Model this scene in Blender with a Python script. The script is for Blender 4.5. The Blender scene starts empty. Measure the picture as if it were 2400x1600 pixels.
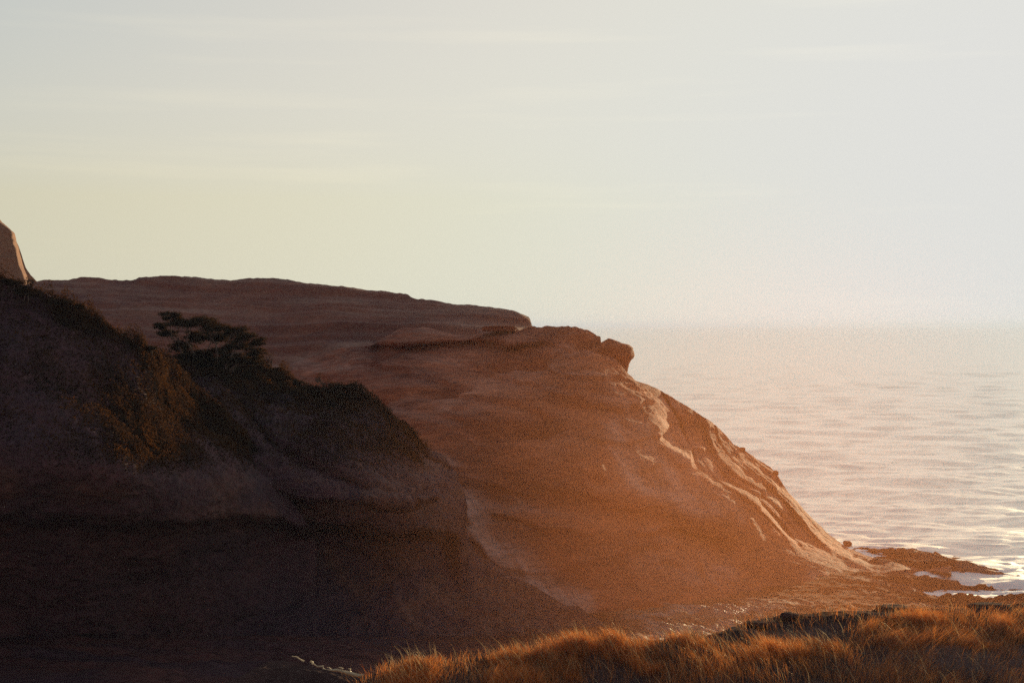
import bpy, math, random
import numpy as np
rng = np.random.default_rng(7); random.seed(7)
S = bpy.context.scene
COL = S.collection
R = math.radians

# ------------------------------------------------------------------ camera
F = 3333.0; HZ = 763.0; CZ = 25.0            # focal length (px of a 2400 wide frame), horizon row, eye height
cam_d = bpy.data.cameras.new('camera'); cam = bpy.data.objects.new('camera', cam_d); COL.objects.link(cam)
cam.location = (0, 0, CZ); cam.rotation_euler = (R(90), 0, 0)
cam_d.sensor_width = 36; cam_d.lens = 50; cam_d.shift_y = -(800 - HZ) / 2400 * 1.0
cam_d.clip_start = 0.5; cam_d.clip_end = 60000
S.camera = cam

# ------------------------------------------------------------------ sky, sun, exposure
SUN_AZ, SUN_EL = 26.0, 5.2                   # degrees right of the view axis / above the horizon
W = bpy.data.worlds.new('World'); S.world = W; W.use_nodes = True
nt = W.node_tree; N = nt.nodes; L = nt.links
for n in list(N): N.remove(n)
def nd(t, **k):
    n = N.new(t)
    for a, b in k.items(): setattr(n, a, b)
    return n
def wmath(op, a, b=None, c=None):
    n = nd('ShaderNodeMath', operation=op)
    for i, v in enumerate((a, b, c)):
        if v is None: continue
        if isinstance(v, (int, float)): n.inputs[i].default_value = v
        else: L.new(v, n.inputs[i])
    return n.outputs[0]
sky = nd('ShaderNodeTexSky', sky_type='NISHITA', sun_disc=False)
sky.sun_elevation = R(SUN_EL); sky.sun_rotation = R(SUN_AZ)
sky.air_density = 1.0; sky.dust_density = 2.5; sky.ozone_density = 1.0; sky.altitude = 20
tc = nd('ShaderNodeTexCoord')
sep = nd('ShaderNodeSeparateXYZ'); L.new(tc.outputs['Generated'], sep.inputs[0])
srgb = nd('ShaderNodeSeparateColor'); L.new(sky.outputs[0], srgb.inputs[0])
# thin stratus: long level wisps, warmer where lit
cmap = nd('ShaderNodeMapping'); cmap.inputs['Scale'].default_value = (2.2, 2.2, 34)
cmap.inputs['Location'].default_value = (0.35, 0.1, 0.0)
L.new(tc.outputs['Generated'], cmap.inputs[0])
cn = nd('ShaderNodeTexNoise'); cn.inputs['Scale'].default_value = 1.6; cn.inputs['Detail'].default_value = 4
L.new(cmap.outputs[0], cn.inputs[0])
cloud = nd('ShaderNodeMapRange'); cloud.inputs[1].default_value = 0.56; cloud.inputs[2].default_value = 0.72
cloud.inputs[3].default_value = 0; cloud.inputs[4].default_value = 0.08
L.new(cn.outputs[0], cloud.inputs[0])
chans = []
# clear marine horizon (no thick orange band): look the sky up a few degrees above the sea line
zc = wmath('MAXIMUM', sep.outputs[2], 0.088)
vin = nd('ShaderNodeCombineXYZ'); L.new(sep.outputs[0], vin.inputs[0]); L.new(sep.outputs[1], vin.inputs[1]); L.new(zc, vin.inputs[2])
L.new(vin.outputs[0], sky.inputs[0])
# the sky darkens smoothly away from the sun
dsun = wmath('ADD', wmath('MULTIPLY', sep.outputs[0], math.sin(R(SUN_AZ)) * math.cos(R(SUN_EL))), wmath('ADD', wmath('MULTIPLY', sep.outputs[1], math.cos(R(SUN_AZ)) * math.cos(R(SUN_EL))), wmath('MULTIPLY', sep.outputs[2], math.sin(R(SUN_EL)))))
fall = nd('ShaderNodeMapRange', interpolation_type='SMOOTHSTEP'); L.new(dsun, fall.inputs[0])
fall.inputs[1].default_value = -0.75; fall.inputs[2].default_value = 0.50; fall.inputs[3].default_value = 0.0; fall.inputs[4].default_value = 1.0
SKY_TOP = (0.75, 0.75, 0.725); SKY_K = (0.55, 0.555, 0.60); BACK = (0.70, 0.57, 0.66)
for i in range(3):
    e = wmath('MULTIPLY', srgb.outputs[i], -SKY_K[i])
    e = wmath('POWER', math.e, e)
    e = wmath('SUBTRACT', 1.0, e)
    e = wmath('MULTIPLY', e, SKY_TOP[i])
    e = wmath('MULTIPLY', e, wmath('ADD', wmath('MULTIPLY', fall.outputs[0], 1 - BACK[i]), BACK[i]))
    cm = wmath('MULTIPLY', cloud.outputs[0], (0.7, 0.55, 0.25)[i])
    chans.append(wmath('MULTIPLY', e, wmath('ADD', cm, 1.0)))
comb = nd('ShaderNodeCombineColor')
for i in range(3): L.new(chans[i], comb.inputs[i])
bg = nd('ShaderNodeBackground'); bg.inputs[1].default_value = 1.0
L.new(comb.outputs[0], bg.inputs[0])
wo = nd('ShaderNodeOutputWorld'); L.new(bg.outputs[0], wo.inputs[0])

sun_d = bpy.data.lights.new('sun', 'SUN'); sun = bpy.data.objects.new('sun', sun_d); COL.objects.link(sun)
sun_d.energy = 5.0; sun_d.angle = R(0.6); sun_d.color = (1.0, 0.78, 0.44)
sd = np.array([math.sin(R(SUN_AZ)) * math.cos(R(SUN_EL)), math.cos(R(SUN_AZ)) * math.cos(R(SUN_EL)), math.sin(R(SUN_EL))])
from mathutils import Vector
sun.rotation_euler = Vector(sd).to_track_quat('Z', 'Y').to_euler()
sun.location = (60, 90, 60)

S.view_settings.view_transform = 'Standard'; S.view_settings.look = 'None'
S.view_settings.exposure = 0.0; S.view_settings.gamma = 1.0; S.view_settings.use_curve_mapping = False
S.render.engine = 'CYCLES'
S.cycles.max_bounces = 6; S.cycles.volume_bounces = 1; S.cycles.diffuse_bounces = 2; S.cycles.glossy_bounces = 2
S.cycles.use_denoising = False; S.cycles.use_adaptive_sampling = False
S.cycles.sample_clamp_indirect = 2.0; S.cycles.sample_clamp_direct = 12.0

# ------------------------------------------------------------------ noise
_perm = np.random.default_rng(3).permutation(4096).astype(np.int64)
def _h(ix, iy, iz):
    return _perm[(_perm[(_perm[ix & 4095] + iy) & 4095] + iz) & 4095] / 4095.0
def vnoise(x, y, z):
    x = np.asarray(x, float); y = np.asarray(y, float) + 0 * x; z = np.asarray(z, float) + 0 * x
    ix = np.floor(x).astype(np.int64); iy = np.floor(y).astype(np.int64); iz = np.floor(z).astype(np.int64)
    fx = x - ix; fy = y - iy; fz = z - iz
    fx = fx * fx * fx * (fx * (fx * 6 - 15) + 10); fy = fy * fy * fy * (fy * (fy * 6 - 15) + 10); fz = fz * fz * fz * (fz * (fz * 6 - 15) + 10)
    r = 0
    for a in (0, 1):
        for b in (0, 1):
            for c in (0, 1):
                r = r + _h(ix + a, iy + b, iz + c) * (fx if a else 1 - fx) * (fy if b else 1 - fy) * (fz if c else 1 - fz)
    return r * 2 - 1
def fbm(x, y, z, o=5, g=0.5):
    r = 0; a = 1; s = 0
    for k in range(o):
        r = r + a * vnoise(x * 2.03 ** k + 17 * k, y * 2.03 ** k + 5 * k, z * 2.03 ** k - 9 * k); s += a; a *= g
    return r / s
def ridged(x, y, z, o=5, g=0.5):
    r = 0; a = 1; s = 0
    for k in range(o):
        r = r + a * (1 - 2 * np.abs(vnoise(x * 2.03 ** k + 31 * k, y * 2.03 ** k, z * 2.03 ** k + 7 * k))); s += a; a *= g
    return r / s
def sstep(a, b, x):
    t = np.clip((x - a) / (b - a), 0, 1); return t * t * (3 - 2 * t)
def P(px, py, Y):                             # a point seen at (px, py) that stands Y metres away
    return np.stack([(px - 1200) / F * Y, Y + 0 * px, CZ - (py - HZ) / F * Y], -1)

# ------------------------------------------------------------------ helpers
def tag(o, label=None, cat=None, group=None, kind=None):
    if label: o['label'] = label
    if cat: o['category'] = cat
    if group: o['group'] = group
    if kind: o['kind'] = kind
    return o
def mesh_obj(name, V, Fc, mat, parent=None, smooth=True, attrs=None):
    me = bpy.data.meshes.new(name)
    V = np.asarray(V, np.float32).reshape(-1, 3); Fc = np.asarray(Fc, np.int32)
    k = Fc.shape[1]
    me.vertices.add(len(V)); me.vertices.foreach_set('co', V.ravel())
    me.loops.add(Fc.size); me.loops.foreach_set('vertex_index', Fc.ravel())
    me.polygons.add(len(Fc)); me.polygons.foreach_set('loop_start', np.arange(0, Fc.size, k, dtype=np.int32))
    me.polygons.foreach_set('loop_total', np.full(len(Fc), k, np.int32))
    me.polygons.foreach_set('use_smooth', np.full(len(Fc), smooth))
    me.update(); me.validate()
    for a, v in (attrs or {}).items():
        at = me.attributes.new(a, 'FLOAT', 'POINT'); at.data.foreach_set('value', np.asarray(v, np.float32).ravel())
    me.materials.append(mat)
    o = bpy.data.objects.new(name, me); COL.objects.link(o)
    if parent: o.parent = parent
    return o
def grid_faces(nr, nc, flip=False):
    i = np.arange(nr - 1)[:, None] * nc + np.arange(nc - 1)[None, :]
    f = np.stack([i, i + 1, i + nc + 1, i + nc], -1).reshape(-1, 4)
    return f[:, ::-1] if flip else f
def pl(pts, x):
    a = np.array(pts, float); return np.interp(x, a[:, 0], a[:, 1])
def tps(ctrl):
    c = np.array(ctrl, float); X = c[:, :2] / 200.0; n = len(c)
    def U(d2): return 0.5 * d2 * np.log(d2 + 1e-9)
    D = ((X[:, None] - X[None]) ** 2).sum(-1)
    A = np.zeros((n + 3, n + 3)); A[:n, :n] = U(D) + np.eye(n) * 1e-3; A[:n, n] = 1; A[:n, n + 1:] = X; A[n, :n] = 1; A[n + 1:, :n] = X.T
    w = np.linalg.solve(A, np.r_[c[:, 2], 0, 0, 0])
    def f(px, py):
        sh = np.shape(px); Q = np.stack([np.ravel(px), np.ravel(py)], -1) / 200.0
        r = w[n] + Q @ w[n + 1:]
        for i in range(n): r = r + w[i] * U(((Q - X[i]) ** 2).sum(-1))
        return r.reshape(sh)
    return f
def normals(G):
    du = np.gradient(G, axis=1); dv = np.gradient(G, axis=0)
    n = np.cross(du, dv); n /= np.linalg.norm(n, axis=-1, keepdims=True) + 1e-9
    s = np.sign((n * (np.array([0, 0, CZ]) - G)).sum(-1, keepdims=True)); s[s == 0] = 1
    return n * s
def line_mask(px, py, pts, w):
    """soft distance mask to a polyline drawn over the slope (sand runs, gullies)"""
    best = np.full(px.shape, 1e9); p = np.array(pts, float)
    for (x0, y0), (x1, y1) in zip(p[:-1], p[1:]):
        t = np.clip(((px - x0) * (x1 - x0) + (py - y0) * (y1 - y0)) / ((x1 - x0) ** 2 + (y1 - y0) ** 2), 0, 1)
        best = np.minimum(best, np.hypot(px - x0 - t * (x1 - x0), py - y0 - t * (y1 - y0)))
    return np.exp(-(best / w) ** 2)
def landform(name, px, ridge, base, depth, nrow, mat, disp, back=(30, 24, 0.12), attrs=None, dmod=None, tpow=1.0, jag=0.0):
    """hill with a crest, a front face whose distances come from `depth`, and a rounded back that falls away"""
    rr = pl(ridge, px) + jag * (vnoise(px / 9.0, 0 * px, 1.5) + 0.6 * np.round(1.5 * vnoise(px / 22.0, 0 * px, 4.5))); bb = pl(base, px)
    t = np.linspace(0, 1, nrow)[:, None] ** tpow
    PY = rr[None] + (bb - rr)[None] * t; PX = px[None] + 0 * PY
    D = depth(PX, PY)
    if dmod is not None: D = D + dmod(PX, PY)
    G = P(PX, PY, D)
    nb, ln, cv = back
    s = (np.linspace(0, 1, nb + 1)[1:] ** 1.6 * ln)[::-1][:, None]
    top = G[0][None]
    slope = -(rr - HZ)[None] / F
    Bx = top[..., 0] * (1 + s / top[..., 1]); By = top[..., 1] + s
    Bz = top[..., 2] + slope * s - cv * s - 0.02 * s ** 1.7
    B = np.stack([Bx, By, np.maximum(Bz, -4)], -1)
    Gn = normals(G)
    G = G + disp(G, Gn, PX, PY)
    off = (G[0] - top[0])[None] * np.exp(-s / 4)[..., None]
    B = B + off
    B = B + np.stack([0 * Bx, 0 * Bx, 0.5 * fbm(B[..., 0] / 5, B[..., 1] / 5, 0, 4) * (1 - np.exp(-s / 3))], -1)
    foot = G[-1][None] + np.array([0, 0, -6.0]) * np.linspace(0, 1, 4)[1:, None, None]
    A = np.concatenate([B, G, foot], 0)
    at = {}
    if attrs:
        for k, v in attrs(PX, PY, G).items():
            at[k] = np.concatenate([np.repeat(v[:1], nb, 0), v, np.repeat(v[-1:], 3, 0)], 0)
    o = mesh_obj(name, A, grid_faces(*A.shape[:2], flip=True), mat, attrs=at)
    return o, G, Gn, PX, PY

# ------------------------------------------------------------------ materials
def new_mat(name):
    m = bpy.data.materials.new(name); m.use_nodes = True
    for n in list(m.node_tree.nodes): m.node_tree.nodes.remove(n)
    return m, m.node_tree.nodes, m.node_tree.links
def noise_col(Ns, Ls, scale, c0, c1, lo=0.35, hi=0.65, detail=6, coords=None, stretch=None, rough=0.6):
    if coords is None:
        tcn = Ns.new('ShaderNodeTexCoord'); coords = tcn.outputs['Object']
    if stretch:
        mp = Ns.new('ShaderNodeMapping'); mp.inputs['Scale'].default_value = stretch[:3]
        if len(stretch) > 3: mp.inputs['Rotation'].default_value = stretch[3:]
        Ls.new(coords, mp.inputs[0]); coords = mp.outputs[0]
    t = Ns.new('ShaderNodeTexNoise'); t.inputs['Scale'].default_value = scale; t.inputs['Detail'].default_value = detail
    t.inputs['Roughness'].default_value = rough
    Ls.new(coords, t.inputs['Vector'])
    r = Ns.new('ShaderNodeValToRGB'); r.color_ramp.elements[0].position = lo; r.color_ramp.elements[1].position = hi
    r.color_ramp.elements[0].color = (*c0, 1); r.color_ramp.elements[1].color = (*c1, 1)
    Ls.new(t.outputs[0], r.inputs[0])
    return r.outputs[0], t.outputs[0]
def mixc(Ns, Ls, f, a, b, mode='MIX'):
    m = Ns.new('ShaderNodeMix'); m.data_type = 'RGBA'; m.blend_type = mode
    for sock, v in ((0, f), (6, a), (7, b)):
        if isinstance(v, (int, float)): m.inputs[sock].default_value = v
        elif isinstance(v, tuple): m.inputs[sock].default_value = (*v, 1)
        else: Ls.new(v, m.inputs[sock])
    return m.outputs[2]
def rock_mat(name, c0, c1, c2, sand, rough=0.85, spec=0.25, bump=0.35, stretch=(0.5, 0.5, 2.2, 0, 0.16, 0), fine=3.0):
    m, Ns, Ls = new_mat(name)
    a, _ = noise_col(Ns, Ls, 0.35, c0, c1, 0.3, 0.7, stretch=stretch)
    b, _ = noise_col(Ns, Ls, 0.09, (0, 0, 0), (1, 1, 1), 0.42, 0.66, 5)
    c = mixc(Ns, Ls, b, a, c2)
    at = Ns.new('ShaderNodeAttribute'); at.attribute_name = 'sand'
    c = mixc(Ns, Ls, at.outputs['Fac'], c, sand)
    wd = Ns.new('ShaderNodeAttribute'); wd.attribute_name = 'painted_shade'
    c = mixc(Ns, Ls, wd.outputs['Fac'], c, (0.066, 0.034, 0.040))  # shade put into the base colour where the mask is set
    sp, spf = noise_col(Ns, Ls, fine, (0.45, 0.45, 0.45), (1.3, 1.3, 1.3), 0.32, 0.68, 8, stretch=stretch, rough=0.7)
    c = mixc(Ns, Ls, 1.0, c, sp, 'MULTIPLY')
    bs = Ns.new('ShaderNodeBsdfPrincipled'); Ls.new(c, bs.inputs['Base Color'])
    wt = Ns.new('ShaderNodeAttribute'); wt.attribute_name = 'wet'
    for sock, dry, wetv in (('Roughness', rough, 0.5), ('Specular IOR Level', spec, 0.75)):
        mr = Ns.new('ShaderNodeMapRange'); mr.inputs[3].default_value = dry; mr.inputs[4].default_value = wetv
        Ls.new(wt.outputs['Fac'], mr.inputs[0]); Ls.new(mr.outputs[0], bs.inputs[sock])
    bu = Ns.new('ShaderNodeBump'); bu.inputs['Strength'].default_value = bump; bu.inputs['Distance'].default_value = 0.4
    Ls.new(spf, bu.inputs['Height']); Ls.new(bu.outputs[0], bs.inputs['Normal'])
    o = Ns.new('ShaderNodeOutputMaterial'); Ls.new(bs.outputs[0], o.inputs[0])
    return m
M_rock = rock_mat('sandstone', (0.29, 0.058, 0.018), (0.52, 0.135, 0.048), (0.18, 0.040, 0.017), (0.62, 0.34, 0.24), stretch=(0.25, 0.25, 2.4, 0, 0.15, 0), fine=2.2)
M_ridge = rock_mat('ridge_sandstone', (0.23, 0.056, 0.026), (0.32, 0.095, 0.045), (0.17, 0.048, 0.029), (0.42, 0.22, 0.14), stretch=(0.35, 0.35, 3.0, 0, 0.1, 0))
M_stack = rock_mat('stack_sandstone', (0.27, 0.105, 0.045), (0.35, 0.15, 0.065), (0.24, 0.095, 0.045), (0.5, 0.34, 0.25))
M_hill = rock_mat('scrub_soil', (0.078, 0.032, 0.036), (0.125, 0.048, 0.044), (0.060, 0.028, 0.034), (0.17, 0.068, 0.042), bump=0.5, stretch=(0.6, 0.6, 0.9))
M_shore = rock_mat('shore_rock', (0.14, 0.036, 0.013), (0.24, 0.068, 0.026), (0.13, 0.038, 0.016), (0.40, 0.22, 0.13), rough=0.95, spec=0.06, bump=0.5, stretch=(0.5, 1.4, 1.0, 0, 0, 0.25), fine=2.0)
M_bluff = rock_mat('bluff_earth', (0.05, 0.026, 0.022), (0.10, 0.052, 0.042), (0.13, 0.07, 0.055), (0.2, 0.12, 0.095), rough=1.0, spec=0.02, bump=0.5, stretch=(1, 1, 1), fine=9.0)
M_dark = rock_mat('dark_rock', (0.11, 0.048, 0.036), (0.19, 0.085, 0.062), (0.13, 0.06, 0.046), (0.2, 0.14, 0.11), rough=1.0, spec=0.02, bump=0.8, stretch=(1, 1, 1), fine=6.0)

def leaf_mat(name, c0, c1, trans=0.5, scale=0.8, gl=0.05):
    m, Ns, Ls = new_mat(name)
    c, _ = noise_col(Ns, Ls, scale, c0, c1, 0.3, 0.7, 4)
    d = Ns.new('ShaderNodeBsdfDiffuse'); t = Ns.new('ShaderNodeBsdfTranslucent'); g = Ns.new('ShaderNodeBsdfGlossy')
    g.inputs['Roughness'].default_value = 0.4; g.inputs['Color'].default_value = (0.9, 0.85, 0.7, 1)
    Ls.new(c, d.inputs[0]); Ls.new(c, t.inputs[0])
    mx = Ns.new('ShaderNodeMixShader'); mx.inputs[0].default_value = trans
    Ls.new(d.outputs[0], mx.inputs[1]); Ls.new(t.outputs[0], mx.inputs[2])
    m2 = Ns.new('ShaderNodeMixShader'); m2.inputs[0].default_value = gl
    Ls.new(mx.outputs[0], m2.inputs[1]); Ls.new(g.outputs[0], m2.inputs[2])
    o = Ns.new('ShaderNodeOutputMaterial'); Ls.new(m2.outputs[0], o.inputs[0])
    return m
M_grass = leaf_mat('dry_grass', (0.42, 0.105, 0.022), (0.92, 0.34, 0.08), 0.70, 2.6)
M_stem = leaf_mat('pale_stem', (0.62, 0.38, 0.16), (0.75, 0.5, 0.25), 0.4, 2)
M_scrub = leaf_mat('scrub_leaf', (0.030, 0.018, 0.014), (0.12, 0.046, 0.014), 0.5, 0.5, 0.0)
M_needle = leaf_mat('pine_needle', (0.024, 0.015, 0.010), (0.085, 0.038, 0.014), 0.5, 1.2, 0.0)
def plain(name, c, rough=0.8):
    m, Ns, Ls = new_mat(name)
    a, f = noise_col(Ns, Ls, 8, tuple(v * 0.7 for v in c), c, 0.3, 0.7)
    bs = Ns.new('ShaderNodeBsdfPrincipled'); Ls.new(a, bs.inputs['Base Color']); bs.inputs['Roughness'].default_value = rough
    o = Ns.new('ShaderNodeOutputMaterial'); Ls.new(bs.outputs[0], o.inputs[0]); return m
M_bark = plain('bark', (0.16, 0.10, 0.07)); M_root = plain('bleached_wood', (0.85, 0.60, 0.30), 0.5); M_bird = plain('bird_feather', (0.12, 0.11, 0.1))

# ------------------------------------------------------------------ sea
def shore_y(x):   # distance of the waterline as a function of x
    return pl([(-400, 330), (-120, 300), (0, 210), (25, 172), (36, 161), (40.3, 158.7), (44.2, 155), (46.2, 149.6), (47.1, 144.3), (49.8, 138.5), (58, 128), (80, 112), (200, 95), (900, 80)], x)
npx, nr = 760, 560
pxs = np.concatenate([np.linspace(-4200, 1150, 60), np.linspace(1180, 2560, 640), np.linspace(2620, 7500, 60)])
pys = np.concatenate([np.linspace(HZ + 2.0, HZ + 14, 40), np.linspace(HZ + 14.6, 1420, 500), np.linspace(1440, 2000, 20)])
PYs, PXs = np.meshgrid(pys, pxs, indexing='ij')
Yw = CZ * F / (PYs - HZ); Xw = (PXs - 1200) / F * Yw
dy = np.abs(np.gradient(Yw, axis=0)); Z = np.zeros_like(Yw)
r2 = np.random.default_rng(11)
for k in range(46):
    lam = 2.0 * (34 / 2.0) ** (r2.random()); th = R(90 + r2.normal(8, 24)) ; ph = r2.random() * 6.28
    q = Xw * math.cos(th) + Yw * math.sin(th) + 1.5 * vnoise(Xw / 40, Yw / 40, k)
    w = 6.2832 / lam * q + ph
    grp = 0.35 + 0.65 * sstep(-0.3, 0.5, vnoise(Xw / (lam * 3.2), Yw / (lam * 2.2), k * 3.3))
    a = 0.0068 * lam ** 0.92 * sstep(1.2, 2.6, lam / dy) * grp
    Z += a * (np.sin(w) + 0.25 * np.sin(2 * w + 0.5))
near = np.exp(-np.clip(Yw - shore_y(Xw), 0, None) / 22)
Z += 0.18 * near * fbm(Xw / 4, Yw / 1.8, 0.3, 4)
foam = 1.1 * near * sstep(-0.15, 0.45, fbm(Xw / 6, Yw / 1.7, 4.4, 5, 0.6) + 0.5 * near)
foam = np.maximum(foam, 0.8 * sstep(0.5, 0.75, ridged(Xw / 16, Yw / 4.5, 2.2, 4)) * np.exp(-np.clip(Yw - shore_y(Xw), 0, None) / 35))
m, Ns, Ls = new_mat('sea_water')
geo = Ns.new('ShaderNodeNewGeometry')
mp = Ns.new('ShaderNodeMapping'); mp.inputs['Scale'].default_value = (0.35, 1.0, 1.0); Ls.new(geo.outputs['Position'], mp.inputs[0])
t1 = Ns.new('ShaderNodeTexNoise'); t1.inputs['Scale'].default_value = 1.1; t1.inputs['Detail'].default_value = 5; Ls.new(mp.outputs[0], t1.inputs['Vector'])
t2 = Ns.new('ShaderNodeTexNoise'); t2.inputs['Scale'].default_value = 0.16; t2.inputs['Detail'].default_value = 4; Ls.new(mp.outputs[0], t2.inputs['Vector'])
b1 = Ns.new('ShaderNodeBump'); b1.inputs['Distance'].default_value = 0.45; b1.inputs['Strength'].default_value = 0.5; Ls.new(t1.outputs[0], b1.inputs['Height'])
b2 = Ns.new('ShaderNodeBump'); b2.inputs['Distance'].default_value = 1.6; b2.inputs['Strength'].default_value = 0.25; Ls.new(t2.outputs[0], b2.inputs['Height']); Ls.new(b1.outputs[0], b2.inputs['Normal'])
bs = Ns.new('ShaderNodeBsdfPrincipled'); bs.inputs['IOR'].default_value = 1.6; bs.inputs['Metallic'].default_value = 0.6
at = Ns.new('ShaderNodeAttribute'); at.attribute_name = 'foam'
Ls.new(mixc(Ns, Ls, at.outputs['Fac'], (0.90, 0.88, 0.74), (0.88, 0.86, 0.78)), bs.inputs['Base Color'])
rg = Ns.new('ShaderNodeMapRange'); rg.inputs[3].default_value = 0.24; rg.inputs[4].default_value = 0.7; Ls.new(at.outputs['Fac'], rg.inputs[0]); Ls.new(rg.outputs[0], bs.inputs['Roughness'])
Ls.new(b2.outputs[0], bs.inputs['Normal'])
o_ = Ns.new('ShaderNodeOutputMaterial'); Ls.new(bs.outputs[0], o_.inputs[0])
M_sea = m
sea = mesh_obj('sea', np.stack([Xw, Yw, Z], -1), grid_faces(*Z.shape, flip=True), M_sea, attrs={'foam': foam})
tag(sea, kind='structure')

# ------------------------------------------------------------------ shore: cove floor and wave-cut rock shelf
pxs = np.concatenate([np.linspace(-900, 0, 60), np.linspace(2, 2400, 620), np.linspace(2410, 3100, 60)])
pys = np.concatenate([np.linspace(1265, 1480, 300), np.linspace(1481, 1640, 130), np.linspace(1650, 2100, 24)])
PYs, PXs = np.meshgrid(pys, pxs, indexing='ij')
Yf = (CZ - 1.2) * F / (PYs - HZ); Xf = (PXs - 1200) / F * Yf
dsh = shore_y(Xf) - Yf
edge = dsh + 4.5 * fbm(Xf / 9, Yf / 9, 1.0, 5, 0.55)
zf = np.where(edge > 0, 1.5 * (1 - np.exp(-np.clip(edge, 0, None) / 7)), edge * 0.35)
rt = sstep(28, 40, Xf)
zf = zf * (1 - 0.78 * rt)
slab = fbm(Xf / 8, Yf / 2.6, 3.3, 5, 0.55)
zf = zf + rt * (0.38 * sstep(-0.02, 0.04, slab) + 0.42 * sstep(0.2, 0.26, slab) + 0.26 * ridged(Xf / 2.4, Yf / 1.3, 1.0, 4, 0.6) - 0.15)
chan = fbm(Xf / 15 + 4, (Yf + 0.12 * Xf) / 3.0, 7.7, 4, 0.5)
zf = zf - 1.5 * sstep(0.16, 0.30, chan) * sstep(37, 43, Xf)
zf = zf + 0.22 * fbm(Xf / 5, Yf / 2.5, 8.8, 5, 0.6) + 0.10 * ridged(Xf / 1.6, Yf / 1.1, 5.0, 4, 0.6)
led = (Yf + 0.16 * Xf + 2.2 * fbm(Xf / 22, Yf / 22, 5, 3)) / 3.4
st = led - np.floor(led); zf = zf + 0.5 * (0.30 * sstep(0.0, 0.16, st) - 0.30 * st) * (0.5 + 0.5 * vnoise(Xf / 14, Yf / 5, 9))
lw = sstep(2, -12, Xf) * sstep(109, 96, Yf)                       # ledges on the left rise toward the viewer
zf = zf + lw * (1.6 + 0.9 * ridged(Xf / 11, (Yf + 0.22 * Xf) / 3.0, 6.1, 5, 0.55))
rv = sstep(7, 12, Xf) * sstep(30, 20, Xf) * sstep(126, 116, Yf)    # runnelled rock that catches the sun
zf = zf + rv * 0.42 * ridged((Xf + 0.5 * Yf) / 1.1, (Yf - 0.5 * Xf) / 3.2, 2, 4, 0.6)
for (x0, x1, yc, wd, dp) in ((38.5, 62, 131.8, 2.2, 2.6), (42.5, 60, 137.5, 1.1, 2.4), (39, 48, 143.5, 1.6, 1.9), (36, 42, 151.5, 1.4, 1.7)):
    wig = yc + 1.0 * fbm(Xf / 4, 1, yc, 3) + (0.05 if yc < 140 else -0.45) * (Xf - x0)
    zf = zf - dp * np.exp(-((Yf - wig) / wd) ** 2) * sstep(x0 - 2, x0 + 2, Xf) * sstep(x1 + 2, x1 - 1, Xf)
sandf = 0.35 * sstep(0.0, 0.5, fbm(Xf / 8, Yf / 3, 7, 4)) * sstep(95, 108, Yf) * sstep(-6, 8, Xf)
shadef = 0.92 * sstep(9, -10, Xf + 5 * vnoise(Xf / 9, Yf / 9, 2)) * (0.72 + 0.28 * sstep(0.5, -0.3, ridged(Xf / 9, (Yf + 0.22 * Xf) / 2.4, 3.1, 4)))  # painted shade over the left cove floor, fading out to the right
shore = mesh_obj('rock_shore', np.stack([Xf, Yf, zf], -1), grid_faces(*zf.shape, flip=True), M_shore, attrs={'sand': np.clip(sandf + 0.5 * rv, 0, 1), 'painted_shade': shadef, 'wet': np.clip(rv * sstep(-0.35, 0.25, fbm(Xf / 3, Yf / 2, 9, 4)) + 0.5 * rt * sstep(0.0, 0.3, fbm(Xf / 6, Yf / 2, 2, 4)), 0, 1)})
tag(shore, kind='structure')

# ------------------------------------------------------------------ main headland
px = np.concatenate([np.linspace(480, 1250, 300), np.linspace(1252, 2230, 520)])
ridge = [(480, 960), (560, 905), (650, 862), (740, 832), (800, 815), (870, 810), (925, 776), (940, 770), (1000, 768), (1060, 785), (1100, 787), (1112, 786), (1126, 769), (1140, 768), (1160, 762), (1205, 762), (1215, 775), (1250, 769), (1270, 770), (1285, 766), (1310, 767), (1350, 768), (1375, 771), (1395, 772), (1407, 779), (1412, 795), (1425, 815), (1440, 835), (1456, 856), (1472, 876), (1490, 892), (1540, 910), (1600, 945), (1640, 970), (1680, 1000), (1692, 1008), (1720, 1040), (1780, 1080), (1805, 1096), (1822, 1112), (1850, 1155), (1900, 1210), (1950, 1260), (1990, 1285), (2050, 1306), (2100, 1318), (2160, 1334), (2230, 1345)]
def floor_py(Y, z=1.0): return HZ + (CZ - z) * F / Y
base = [(480, floor_py(125)), (900, floor_py(120)), (1000, floor_py(117)), (1300, floor_py(114)), (1600, floor_py(120)), (1800, floor_py(126)), (2000, floor_py(134)), (2100, floor_py(139)), (2230, floor_py(142))]
ctrl = [(480, 960, 176), (650, 862, 182), (800, 815, 182), (930, 772, 180), (1060, 785, 178), (1200, 765, 176), (1300, 767, 172), (1400, 778, 166), (1440, 835, 161), (1480, 885, 159),
        (1540, 910, 161.5), (1600, 945, 163), (1680, 1000, 163), (1780, 1080, 161), (1850, 1155, 158), (1900, 1210, 155), (1990, 1285, 151), (2050, 1306, 149), (2160, 1334, 144),
        (1400, 900, 151), (1500, 960, 153), (1300, 900, 152), (1100, 900, 157), (900, 900, 162), (700, 950, 162),
        (1300, 1050, 137), (1000, 1050, 143), (700, 1150, 140), (1500, 1100, 139), (1620, 1100, 147), (1700, 1150, 145), (1800, 1180, 149), (1300, 1200, 126.5), (1000, 1200, 131), (1500, 1250, 129), (1650, 1280, 133), (1800, 1250, 141), (1900, 1280, 144),
        (1700, 1340, 129), (1000, floor_py(117), 117), (1300, floor_py(114), 114), (1600, floor_py(120), 120), (1800, floor_py(126), 126), (2000, floor_py(134), 134), (2100, floor_py(139), 139), (2230, floor_py(142), 142), (480, floor_py(125), 125), (900, floor_py(120), 120)]
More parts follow.
